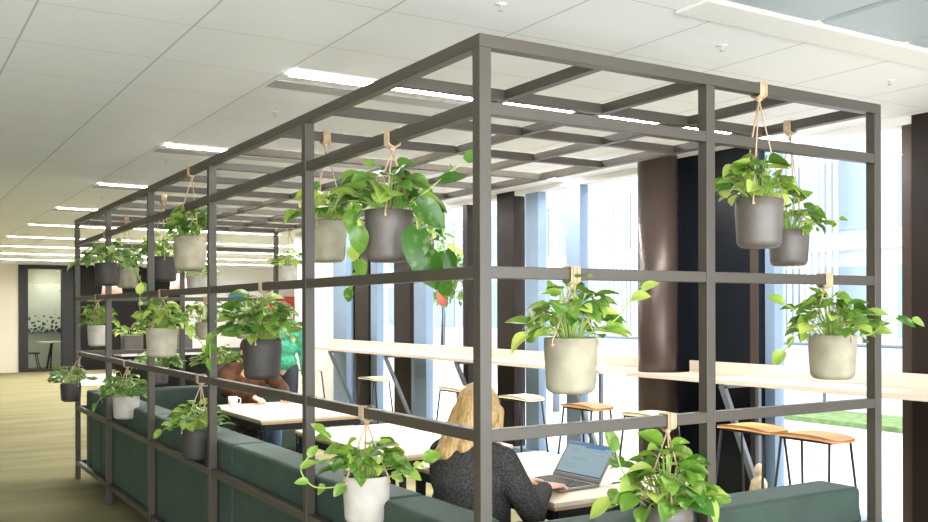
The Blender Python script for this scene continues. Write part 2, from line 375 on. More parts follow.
# ------------------------------------------------------------------ steel plant frame
S = .0423; L = 6.92; W = 1.957
ZT, Z2, ZM, ZL, ZL2, ZB = 2.381, 2.157, 1.657, 1.157, .656, .155
FR = thing('plant_frame', (0, 0, 0), 'big brown-grey steel grid frame around the booth, hung with potted plants', 'frame')
def fpart(name, a, c): s = MB(); s.box(a, c); return s.build(name, M['frame'], FR, .0022)
RH = .038; rd = .036; TB = .04
ys = [(L-S)*k/5 for k in range(6)]; xs = [0, (W-S)/2, W-S]
for y in ys: fpart('post', (0, y, 0), (S, y+S, ZT-TB))
for x in xs[1:]: fpart('post', (x, 0, 0), (x+S, S, ZT-TB))
for x in xs[1:]: fpart('post', (x, L-S, 0), (x+S, L, ZT-TB))
for z in (Z2, ZM, ZL, ZL2, ZB):
    for k in range(5): fpart('rail', (.002, ys[k]+S, z-RH/2), (.002+rd, ys[k+1], z+RH/2))
    for k in range(2):
        fpart('rail', (xs[k]+S, .002, z-RH/2), (xs[k+1], .002+rd, z+RH/2))
        fpart('rail', (xs[k]+S, L-.002-rd, z-RH/2), (xs[k+1], L-.002, z+RH/2))
fpart('top_beam', (0, S, ZT-TB), (S, L-S, ZT)); fpart('top_beam', (W-S, S, ZT-TB), (W, L-S, ZT))
fpart('top_beam', (0, 0, ZT-TB), (W, S, ZT)); fpart('top_beam', (0, L-S, ZT-TB), (W, L, ZT))
jx = [S/2+(W-S)*k/4 for k in (1, 2, 3)]
for k in range(1, 12):
    y = S/2+(L-S)*k/12; fpart('joist', (S, y-.018, ZT-.04), (W-S, y+.018, ZT-.001))
for x in jx: fpart('joist', (x-.018, S, ZT-.039), (x+.018, L-S, ZT-.002))

# ------------------------------------------------------------------ sofas
def sofa_run(name, loc, parts, label):
    t = thing(name, loc, label, 'sofa', None)
    for nm, a, c, bv in parts:
        s = MB(); s.box(a, c); s.build(nm, M['velvet'], t, bv, seg=4)
    return t
ST = .83
mods = [(.80, 2.54, 'green velvet bench sofa behind the laptop user, second module from the front corner'), (2.55, 4.28, 'green velvet bench sofa along the aisle, middle module of the row'), (4.29, 6.02, 'green velvet bench sofa along the aisle, farthest module of the row')]
for y0, y1, lb in mods:
    ym = (y0+y1)/2
    sofa_run('bench_sofa', (.4, ym, 0), [('backrest', (.055, y0, .10), (.26, y1, ST), .022), ('seat', (.262, y0, .25), (.75, y1, .45), .03), ('base', (.262, y0+.01, .08), (.74, y1-.01, .248), .004)] , lb)
sofa_run('corner_sofa', (.4, .4, 0), [('backrest', (.055, .27, .10), (.26, .79, ST), .022), ('backrest', (.055, .055, .10), (1.90, .26, ST-.02), .022), ('seat', (.262, .262, .25), (.75, .79, .45), .03), ('seat', (.752, .262, .25), (1.88, .60, .45), .03), ('base', (.262, .262, .08), (1.87, .59, .248), .004)], 'green velvet corner sofa at the near corner of the steel frame')
sofa_run('end_sofa', (1.0, 6.4, 0), [('backrest', (.06, 6.5, .10), (1.85, 6.70, ST), .022), ('backrest', (.06, 6.04, .10), (.25, 6.49, ST), .022), ('seat', (.26, 5.95, .25), (1.85, 6.49, .45), .03), ('base', (.27, 5.97, .08), (1.84, 6.48, .248), .004)], 'green velvet sofa at the far end of the frame, facing the camera')
for (x, y) in [(.09, 5.9), (.09, 4.4), (.09, 2.7), (.09, .9)]: pass

# ------------------------------------------------------------------ tables
def table(x0, y0, x1, y1, label):
    t = thing('booth_table', ((x0+x1)/2, (y0+y1)/2, 0), label, 'table')
    s = MB(); s.box((x0, y0, .720), (x1, y1, .742)); s.build('tabletop', [M['oak']], t, .003)
    s = MB(); s.box((x0+.012, y0+.012, .705), (x1-.012, y1-.012, .72)); s.build('edge_board', M['oak_edge'], t)
    s = MB(); a = .03
    for p, q in (((x0+a, y0+a), (x1-a, y0+a)), ((x0+a, y1-a), (x1-a, y1-a)), ((x0+a, y0+a), (x0+a, y1-a)), ((x1-a, y0+a), (x1-a, y1-a))): s.bar((*p, .682), (*q, .682), .03, .045)
    s.build('apron', M['black'], t)
    for x in (x0+a, x1-a):
        for y in (y0+a, y1-a):
            s = MB(); s.box((x-.02, y-.02, 0), (x+.02, y+.02, .66)); s.build('leg', M['black'], t, .002)
    return t
table(.83, .73, 1.66, 1.95, 'pale oak table with black legs under the open laptop')
table(.83, 2.23, 1.66, 3.60, 'pale oak table with black legs in the middle of the booth, nothing on it')
table(.83, 4.26, 1.66, 5.56, 'pale oak table with papers and a white cup, farthest of the booth tables')

# laptop
t = thing('laptop', (1.085, 1.055, .743), 'open grey laptop with a lit screen on the nearest booth table', 'laptop'); t.rotation_euler = (0, 0, R(4))
lx0, lx1, ly = -.12, .12, .16
s = MB(); s.box((lx0, -ly, 0), (lx1, ly, .014)); s.build('base', M['laptop'], t, .004, local=True)
s = MB()
for i in range(5):
    for j in range(13): s.box((-.035+i*.025, -.145+j*.0225, .014), (-.035+i*.025+.021, -.145+j*.0225+.019, .0165))
s.build('keyboard', M['key'], t, local=True)
s = MB(); s.box((-.105, -.045, .0141), (-.05, .045, .0147)); s.build('touchpad', M['key'], t, local=True)
ca, sa = math.cos(R(108)), math.sin(R(108))
def lid(mb, d0, d1, a0, a1, y0, y1):  # slab in lid plane: d=distance out of plane toward user(-x), a=height along lid
    vs = []
    for d in (d0, d1):
        for (a, y) in ((a0, y0), (a0, y1), (a1, y1), (a1, y0)):
            vs.append((lx1-.004+a*math.cos(R(54))-d*math.sin(R(54)), y, .016+a*math.sin(R(54))+d*math.cos(R(54))))
    mb.add(vs, [(0,1,2,3),(7,6,5,4),(0,4,5,1),(1,5,6,2),(2,6,7,3),(3,7,4,0)])
s = MB(); lid(s, -.007, 0, 0, .190, -ly, ly); ld = s.build('lid', M['laptop'], t, .002, local=True)
s = MB(); lid(s, 0, .0008, .016, .183, -.148, .148); s.build('screen', emis('screen_page', (.36, .50, .56), .55), ld, local=True)
s = MB(); lid(s, .0008, .0014, .170, .182, -.146, .146); lid(s, .0008, .0014, .162, .170, -.10, .03); s.build('screen_banner', emis('screen_banner', (.05, .17, .36), .8), ld, local=True)
s = MB(); lid(s, .0008, .0014, .020, .026, -.146, .146); s.build('screen_taskbar', emis('screen_taskbar', (.03, .06, .10), .4), ld, local=True)
s = MB(); lid(s, .0008, .0014, .115, .119, .015, .045); lid(s, .0008, .0014, .128, .130, .02, .045); s.build('screen_text', emis('screen_green', (.15, .55, .25), .8), ld, local=True)
s = MB()
for i, (a, y0, y1) in enumerate([(.15, .06, .11), (.14, .06, .10), (.105, .0, .09), (.098, -.02, .09), (.07, .05, .12), (.06, .02, .12), (.05, .04, .12), (.15, -.03, -.12), (.13, -.04, -.12)]): lid(s, .0008, .0014, a, a+.0018, min(y0, y1), max(y0, y1))
s.build('screen_text', emis('screen_grey', (.22, .32, .38), .6), ld, local=True)

# cup, papers, bag
t = thing('cup', (.97, 5.33, .743), 'small white cup at the far left corner of the far table', 'cup')
s = MB(); s.lathe([(0, 0), (.030, 0), (.036, .03), (.040, .085), (.037, .085), (.033, .03), (.0, .01)], (0, 0, 0), 24); s.build('body', M['cup'], t, local=True)
s = MB(); s.tube(spline([(.036, 0, .07), (.062, 0, .066), (.062, 0, .03), (.034, 0, .022)]), .005); s.build('handle', M['cup'], t, local=True)
for x, y, rz, lb in [(1.18, 5.0, 12, 'white sheet of paper on the far table, nearest the cup'), (1.38, 5.15, -20, 'white sheet of paper on the far table in front of the seated person')]:
    s = MB(); s.box((-.105, -.148, 0), (.105, .148, .003)); o = s.build('paper_sheet', M['paper'], loc=(0, 0, 0)); o.location = (x, y, .743); o.rotation_euler = (0, 0, R(rz)); tag(o, lb, 'paper')
def blob(name, pieces, m, parent, voxel=.008, smooth=4, local=False, disp=None):
    s = MB()
    for p in pieces:
        if p[0] == 'b': s.ball(p[1], p[2], rot=p[3] if len(p) > 3 else None)
        else:  # tapered capsule
            a, c, ra, rb = Vector(p[1]), Vector(p[2]), p[3], p[4]
            s.tube([a.lerp(c, i/4) for i in range(5)], [ra+(rb-ra)*i/4 for i in range(5)], 12); s.ball(a, ra*1.0); s.ball(c, rb*1.0)
    o = s.build(name, m, parent, local=local)
    r = o.modifiers.new('union', 'REMESH'); r.mode = 'VOXEL'; r.voxel_size = voxel; r.use_smooth_shade = True
    k = o.modifiers.new('smooth', 'SMOOTH'); k.iterations = smooth; k.factor = .5
    return o
t = thing('leather_bag', (.97, 4.98, 0), 'slouchy black leather bag standing on the floor under the far table', 'bag')
blob('body', [('b', (.97, 4.98, .17), (.13, .21, .165)), ('b', (.97, 4.98, .36), (.12, .21, .18)), ('b', (.97, 4.97, .50), (.115, .20, .14)), ('b', (.96, 4.84, .54), (.09, .10, .085)), ('b', (.98, 5.10, .54), (.085, .10, .085))], M['bag'], t, .012, 3)
s = MB(); s.tube(spline([(.90, 4.80, .50), (.86, 4.88, .60), (.86, 5.02, .60), (.90, 5.12, .50)]), .009); s.build('strap', M['bag'], t)

# ------------------------------------------------------------------ window counters and stools
def counter(y0, y1, label, brk):
    t = thing('window_counter', (3.7, (y0+y1)/2, 0), label, 'counter')
    s = MB()
    if y0 < 0:   # cut round the column
        cut = [(3.70+.17*math.cos(a), 3.17+.17*math.sin(a)) for a in [PI*1.5-PI*k/12*1.0 for k in range(0, 10)]]
        cut = [(x, y) for x, y in cut if y < y1]
        s.prism([(3.46, y0), (3.88, y0), (3.88, 2.99), (3.70, 2.99)]+cut[1:]+[(3.55, y1), (3.46, y1)], 1.02, 1.055)
    else: s.box((3.46, y0, 1.02), (3.88, y1, 1.055))
    s.build('worktop', M['counter'], t, .003)
    u1 = min(y1, 2.99) if y0 < 0 else y1
    s = MB(); s.box((3.862, y0, 1.0555), (3.88, u1, 1.145)); s.build('upstand', M['counter'], t, .002)
    for y in brk:
        s = MB(); s.bar((3.49, y, 1.005), (3.86, y, .20), .03, .05, up=(0, 1, 0)); s.bar((3.48, y, 1.005), (3.86, y, 1.005), .05, .03); s.bar((3.855, y, .20), (3.855, y, 1.0), .03, .03)
        s.build('bracket', M['steel'], t)
counter(3.60, 10.0, 'long pale wood counter along the windows, left of the round column', [4.05, 5.9, 7.5, 9.1])
counter(-2.5, 3.29, 'pale wood counter along the windows, right of the round column', [2.3, .4, -1.5])
def stool(x, y, m, label):
    t = thing('bar_stool', (x, y, 0), label, 'stool', None)
    s = MB(); nx, ny = 8, 12; vs = []; w, d, z0 = .42, .22, .83
    for side in (0, 1):
        for i in range(nx+1):
            for j in range(ny+1):
                u = i/nx*2-1; v = j/ny*2-1
                rx = d/2*u*math.sqrt(max(0, 1-.22*v**6)); ry = w/2*v*math.sqrt(max(0, 1-.15*u**6))
                z = z0-.016*abs(v)**3+.004*u*u-.026*side*(1-.35*abs(v)**3)
                vs.append((rx, ry, z))
    n = (nx+1)*(ny+1); fs = []
    for i in range(nx):
        for j in range(ny):
            a = i*(ny+1)+j; fs.append((a, a+ny+1, a+ny+2, a+1)); fs.append((n+a, n+a+1, n+a+ny+2, n+a+ny+1))
    ring = [i*(ny+1) for i in range(nx+1)]+[nx*(ny+1)+j for j in range(1, ny+1)]+[i*(ny+1)+ny for i in range(nx-1, -1, -1)]+[j for j in range(ny-1, 0, -1)]
    for a, c in zip(ring, ring[1:]+ring[:1]): fs.append((a, c, n+c, n+a))
    s.add(vs, fs, 0, .5, True); s.build('seat', m, t, local=True)
    legs = []
    for sx in (-1, 1):
        for sy in (-1, 1):
            s = MB(); a = Vector((sx*.09, sy*.165, .80)); c = Vector((sx*.17, sy*.215, 0)); s.tube([a, a.lerp(c, .5), c], .008); s.build('leg', M['black'], t, local=True); legs.append(a.lerp(c, .62))
    s = MB(); q = [legs[0], legs[1], legs[3], legs[2], legs[0]]
    for a, c in zip(q, q[1:]): s.tube([a, c], .007)
    s.build('foot_ring', M['black'], t, local=True)
    s = MB(); s.tube([(-.09, -.17, .798), (-.09, .17, .798), (.09, .17, .798), (.09, -.17, .798), (-.09, -.17, .798)], .008); s.build('seat_frame', M['black'], t, local=True)
for x, y, m, lb in [(3.02, 1.16, 'tan', 'tan bar stool at the window counter, rightmost of the row'), (3.02, 1.62, 'tan', 'tan bar stool just right of the middle post, second from the right'),
                    (3.0, 2.50, 'cream', 'cream bar stool in front of the dark round column'), (3.02, 3.22, 'tan', 'tan bar stool seen behind the open laptop'),
                    (3.02, 4.08, 'cream', 'cream bar stool just right of the blonde person\'s head'), (3.02, 5.1, 'cream', 'cream bar stool half hidden behind the blonde person\'s head'),
                    (2.98, 6.75, 'olive', 'olive-seated bar stool at the left part of the long counter'), (3.0, 8.6, 'cream', 'pale bar stool at the far end of the long counter')]:
    stool(x, y, M[m], lb)
# beige figure on the floor by dark panel
t = thing('beige_figure', (3.70, 2.16, 0), 'small beige figure standing on the floor below the counter by the dark panel', 'figurine')
blob('figure', [('b', (3.70, 2.16, .05), (.10, .10, .05)), ('c', (3.70, 2.16, .08), (3.70, 2.16, .26), .075, .045), ('b', (3.70, 2.16, .31), (.055, .06, .07)), ('c', (3.70, 2.11, .33), (3.67, 2.09, .18), .02, .016), ('c', (3.70, 2.21, .33), (3.67, 2.22, .20), .02, .016), ('b', (3.70, 2.16, .42), (.035, .035, .045))], M['stone'], t, .01, 2)

# ------------------------------------------------------------------ people
def hand(P, Dir, Up, side, curl=.35, s=1.0):
    """palm + five bent fingers as capsules. P wrist, Dir finger direction, Up back-of-hand normal, side +1: thumb toward Dir x Up."""
    D = Vector(Dir).normalized(); U = Vector(Up).normalized(); A = D.cross(U).normalized()*side; U = A.cross(D)*side if (A.cross(D)*side).dot(U) > 0 else -(A.cross(D)*side)
    out = []; P = Vector(P)
    for k in range(4):
        o = A*(.030-.020*k)*s
        out.append(('c', P+D*.01*s+o*.6, P+D*.075*s+o, .013*s, .0105*s))
    ln = [.068, .078, .072, .056]
    for k in range(4):
        o = A*(.032-.0205*k)*s; b0 = P+D*.078*s+o; l = ln[k]*s; spread = A*(.004-.003*k)
        d1 = (D+spread*6-U*curl*.5).normalized(); b1 = b0+d1*l*.45; d2 = (D-U*curl*1.8).normalized(); b2 = b1+d2*l*.32; d3 = (D-U*curl*3.2).normalized(); b3 = b2+d3*l*.25
        out += [('c', b0, b1, .0085*s, .0078*s), ('c', b1, b2, .0078*s, .007*s), ('c', b2, b3, .007*s, .0062*s)]
    t0 = P+A*.022*s+D*.015*s; t1 = t0+(A*.8+D*.7-U*.3).normalized()*.038*s; t2 = t1+(D*.9+A*.25-U*.3).normalized()*.03*s; t3 = t2+(D-U*.2).normalized()*.022*s
    out += [('c', t0, t1, .012*s, .010*s), ('c', t1, t2, .010*s, .0085*s), ('c', t2, t3, .0085*s, .007*s)]
    return out
def head(c, face, s=1.0, tilt=-.15):
    """face: unit direction the face looks to."""
    F = Vector(face).normalized(); Z = Vector((0, 0, 1)); Rr = F.cross(Z).normalized(); U = Rr.cross(F)
    m = Matrix((F, -Rr, U)).transposed(); c = Vector(c)
    L = lambda f, r, u: c+F*f*s+Rr*r*s+U*u*s
    out = [('b', L(-.012, 0, .025), (.094*s, .076*s, .088*s), m), ('b', L(.018, 0, -.03), (.070*s, .060*s, .082*s), m), ('b', L(.05, 0, -.085), (.028*s, .030*s, .024*s), m),
           ('c', L(.083, 0, .012), L(.104, 0, -.022), .009*s, .013*s), ('b', L(.075, .0, .035), (.02*s, .05*s, .012*s), m),
           ('b', L(.082, 0, -.05), (.010*s, .024*s, .007*s), m), ('b', L(.080, 0, -.062), (.010*s, .020*s, .007*s), m)]
    for q in (-1, 1):
        out.append(('b', L(-.005, q*.076, -.012), (.018*s, .009*s, .032*s), m)); out.append(('b', L(.062, q*.036, -.025), (.02*s, .02*s, .018*s), m))
    eyes = [L(.071, q*.030, .006) for q in (-1, 1)]
    return out, L, m, eyes
def eyes_of(t, eyes, face):
    for e in eyes:
        s = MB(); s.ball(e, .0105, 10, 7); o = s.build('eye', M['paper'], t)
        s = MB(); s.ball(e+Vector(face).normalized()*.0085, .0052, 8, 6); s.build('iris', M['darkjeans'], o)

# woman at the laptop, seen from behind
th = R(14); F = Vector((math.cos(th), math.sin(th), 0)); RR = Vector((math.sin(th), -math.cos(th), 0)); Z = Vector((0, 0, 1))
B0 = Vector((.475, .82, 0))
def P(f, r, z): return B0+F*f+RR*r+Z*z
t = thing('person', (B0.x, B0.y, .45), 'person with long blonde hair and charcoal knit jumper typing on the laptop, seen from behind', 'person')
hd, HL, hm, eyes = head(P(.055, .0, 1.112), F-RR*.45+Z*-.3)
wrR = Vector((.885, .865, .785)); wrL = Vector((.88, 1.05, .79)); elR = P(.10, .245, .745); elL = P(.14, -.25, .76)
hR = hand(wrR, (1, .42, -.05), (0, 0, 1), -1, .30, 1.0); hL = hand(wrL, (1, -.02, -.08), (0, 0, 1), 1, .32, .92)
body = hd+[('c', P(.02, 0, 1.02), P(.05, 0, 1.07), .050, .048), ('c', P(.0, 0, .56), P(.02, 0, .93), .10, .10), ('b', P(0, 0, .56), (.11, .14, .09)),
      ('c', P(.02, .10, .97), P(.02, .16, .955), .06, .055), ('c', P(.02, -.10, .97), P(.02, -.16, .955), .06, .055),
      ('c', P(.02, .175, .945), elR, .046, .036), ('c', elR, wrR, .035, .023), ('c', P(.02, -.175, .945), elL, .046, .036), ('c', elL, wrL, .035, .023)]+hR+hL
for q in (-1, 1): body += [('c', P(.02, q*.09, .54), P(.42, q*.10, .54), .075, .055), ('c', P(.42, q*.10, .53), P(.45, q*.10, .09), .052, .038), ('c', P(.45, q*.10, .05), P(.60, q*.11, .035), .038, .03)]
blob('body', body, M['skin'], t, .0055, 3)
eyes_of(t, eyes, F)
mt = Matrix((F, -RR, Z)).transposed()
sw = [('b', P(.0, 0, .60), (.155, .185, .14), mt), ('b', P(.0, 0, .74), (.150, .175, .18), mt), ('b', P(.005, 0, .88), (.152, .190, .15), mt), ('b', P(.01, 0, .96), (.125, .165, .085), mt), ('c', P(.0, .13, .97), P(.0, -.13, .97), .055, .055), ('c', P(.015, 0, 1.0), P(.03, 0, 1.03), .064, .06),
      ('c', P(.015, .165, .945), elR, .066, .052), ('c', elR, elR.lerp(wrR, .76), .052, .037), ('c', elR.lerp(wrR, .72), elR.lerp(wrR, .86), .040, .038),
      ('c', P(.015, -.165, .945), elL, .066, .052), ('c', elL, elL.lerp(wrL, .62), .052, .040)]
blob('jumper', sw, M['sweater'], t, .009, 4)
tr = []
for q in (-1, 1): tr += [('b', P(0, q*.07, .545), (.13, .10, .085), mt), ('c', P(.02, q*.09, .545), P(.42, q*.10, .545), .088, .066), ('c', P(.42, q*.10, .53), P(.45, q*.10, .14), .064, .052)]
blob('trousers', tr, M['darkjeans'], t, .012, 3)
for q in (-1, 1): blob('shoe', [('c', P(.45, q*.10, .07), P(.60, q*.11, .035), .045, .034), ('b', P(.52, q*.105, .03), (.10, .045, .029), mt)], M['black'], t, .009, 2)
hr = [('b', HL(-.03, 0, .04), (.098, .089, .094), hm), ('b', HL(-.045, .0, -.03), (.080, .088, .10), hm), ('c', HL(-.05, .055, .0), P(-.07, .045, 1.00), .045, .035), ('c', HL(-.05, -.055, .0), P(-.09, -.07, .965), .048, .030),
      ('c', HL(-.07, 0, -.02), P(-.10, -.02, .97), .055, .032), ('c', HL(-.02, .080, .02), HL(-.02, .078, -.12), .022, .018), ('c', HL(-.01, .082, .02), HL(0, .085, -.14), .026, .02), ('c', HL(-.02, -.080, .02), HL(-.02, -.078, -.12), .022, .018), ('c', P(-.10, -.04, .98), P(-.10, -.12, .94), .035, .022)]
blob('hair', hr, M['hair'], t, .007, 4)

# person in brown at the far table, facing the camera side
F = Vector((0, -1, 0)); RR = F.cross(Z).normalized(); B0 = Vector((1.36, 6.16, 0)); mt = Matrix((F, -RR, Z)).transposed()
t = thing('person', (B0.x, B0.y, .45), 'person in a brown jacket and blue jeans sitting at the far table', 'person')
hd, HL, hm, eyes = head(P(.12, 0, 1.17), F+Z*-.4)
wR = Vector((1.22, 5.50, .79)); wL = Vector((1.50, 5.50, .79)); eR = P(.28, .26, .82); eL = P(.28, -.26, .82)
body = hd+[('c', P(.06, 0, 1.03), P(.10, 0, 1.12), .055, .05), ('c', P(.0, 0, .56), P(.04, 0, .95), .11, .11), ('c', P(.05, .19, .98), eR, .05, .04), ('c', eR, wR, .038, .025), ('c', P(.05, -.19, .98), eL, .05, .04), ('c', eL, wL, .038, .025)]
body += hand(wR, (.15, -1, -.1), (0, 0, 1), -1, .3)+hand(wL, (-.15, -1, -.1), (0, 0, 1), 1, .3)
for q in (-1, 1): body += [('c', P(.02, q*.1, .54), P(.45, q*.12, .545), .078, .058), ('c', P(.45, q*.12, .53), P(.42, q*.12, .09), .055, .04), ('c', P(.42, q*.12, .05), P(.58, q*.13, .035), .038, .03)]
blob('body', body, M['skin'], t, .007, 3); eyes_of(t, eyes, F)
blob('jacket', [('b', P(0, 0, .66), (.15, .19, .14), mt), ('b', P(.02, 0, .84), (.15, .20, .17), mt), ('c', P(.04, .16, 1.0), P(.04, -.16, 1.0), .075, .075), ('c', P(.04, .19, .97), eR, .075, .06), ('c', eR, eR.lerp(wR, .9), .06, .045), ('c', P(.04, -.19, .97), eL, .075, .06), ('c', eL, eL.lerp(wL, .9), .06, .045)], M['brown'], t, .011, 4)
tr = []
for q in (-1, 1): tr += [('c', P(.02, q*.1, .545), P(.45, q*.12, .545), .092, .070), ('c', P(.45, q*.12, .53), P(.42, q*.12, .16), .068, .055)]
blob('jeans', tr, M['jeans'], t, .012, 3)
for q in (-1, 1): blob('boot', [('c', P(.42, q*.12, .20), P(.42, q*.12, .06), .055, .048), ('c', P(.42, q*.12, .05), P(.58, q*.13, .035), .044, .034)], M['boot'], t, .01, 2)
blob('hair', [('b', HL(-.02, 0, .045), (.10, .088, .085), hm), ('b', HL(-.05, 0, -.02), (.06, .08, .09), hm)], M['hairbrown'], t, .009, 3)

# standing person in green knit beyond the frame
F = Vector((-.25, -1, 0)).normalized(); RR = F.cross(Z).normalized(); B0 = Vector((2.36, 7.85, 0)); mt = Matrix((F, -RR, Z)).transposed()
t = thing('person', (B0.x, B0.y, 0), 'person in a green knit jumper standing beyond the far end of the frame', 'person')
hd, HL, hm, eyes = head(P(.05, 0, 1.52), F+Z*-.2)
eR = P(-.03, .24, 1.04); eL = P(-.03, -.24, 1.04); wR = P(.06, .25, .80); wL = P(.06, -.25, .80)
body = hd+[('c', P(.0, 0, 1.36), P(.03, 0, 1.46), .052, .05), ('c', P(0, 0, .90), P(0, 0, 1.24), .10, .10), ('c', P(0, .17, 1.30), eR, .048, .038), ('c', eR, wR, .036, .025), ('c', P(0, -.17, 1.30), eL, .048, .038), ('c', eL, wL, .036, .025)]
body += hand(wR, (.05, 0, -1), RR, 1, .25)+hand(wL, (-.05, 0, -1), -RR, -1, .25)
for q in (-1, 1): body += [('c', P(0, q*.09, .88), P(.01, q*.10, .48), .085, .058), ('c', P(.01, q*.10, .48), P(-.01, q*.10, .08), .055, .038), ('c', P(0, q*.10, .045), P(.15, q*.11, .035), .038, .03)]
blob('body', body, M['skin'], t, .007, 3); eyes_of(t, eyes, F)
blob('jumper', [('b', P(0, 0, .96), (.13, .175, .13), mt), ('b', P(0, 0, 1.12), (.125, .175, .16), mt), ('b', P(0, 0, 1.26), (.12, .19, .11), mt), ('c', P(0, .12, 1.31), P(0, -.12, 1.31), .065, .065), ('c', P(0, .18, 1.29), eR, .068, .055), ('c', eR, eR.lerp(wR, .9), .053, .042), ('c', P(0, -.18, 1.29), eL, .068, .055), ('c', eL, eL.lerp(wL, .9), .053, .042)], M['greenknit'], t, .01, 4)
tr = []
for q in (-1, 1): tr += [('c', P(0, q*.09, .88), P(.01, q*.10, .48), .10, .075), ('c', P(.01, q*.10, .48), P(-.01, q*.10, .10), .07, .055)]
blob('trousers', tr, M['darkjeans'], t, .012, 3)
for q in (-1, 1): blob('shoe', [('c', P(0, q*.10, .06), P(.15, q*.11, .04), .045, .035)], M['black'], t, .01, 2)
blob('hair', [('b', HL(-.02, 0, .04), (.10, .088, .09), hm), ('b', HL(-.05, 0, -.03), (.06, .08, .10), hm)], M['hairbrown'], t, .009, 3)

# ------------------------------------------------------------------ plants
IR = Vector((math.cos(YAW), -math.sin(YAW), 0))   # right-hand direction along the aisle view, used only to shape individual vines
IT = Vector((-math.sin(YAW), -math.cos(YAW), 0))
def leaf(mb, base, direc, nrm, ln, wd, tint, rng):
    D = Vector(direc).normalized(); N = Vector(nrm); S_ = D.cross(N)
    if S_.length < 1e-4: S_ = Vector((1, 0, 0))
    S_.normalize(); N = S_.cross(D).normalized()
    us = [0, .07, .2, .38, .58, .78, .92, 1]; ws = [.0, .52, .90, 1.0, .86, .54, .22, 0]
    droop = rng.uniform(.15, .5); fold = rng.uniform(.10, .6); wave = rng.uniform(-.08, .08)
    rows = []
    for u, w_ in zip(us, ws):
        c = Vector(base)+D*(ln*(u-.35*droop*u*u))-N*(ln*droop*u*u*.8)
        back = -D*(ln*.10*(1 if 0 < u < .12 else 0))
        h = wd/2*w_
        rows.append([c+S_*(-h)+N*(h*fold+wave*h)+back, c+S_*(-h*.5)+N*(h*fold*.62)+back*.5, c, c+S_*(h*.5)+N*(h*fold*.62)+back*.5, c+S_*h+N*(h*fold-wave*h)+back])
    vs = [p for r in rows for p in r]; fs = []
    for i in range(len(rows)-1):
        for k in range(4): fs.append((i*5+k, i*5+k+1, (i+1)*5+k+1, (i+1)*5+k))
    mb.add(vs, fs, 0, tint, True)
def lerpv(a, c, t_): return a*(1-t_)+c*t_
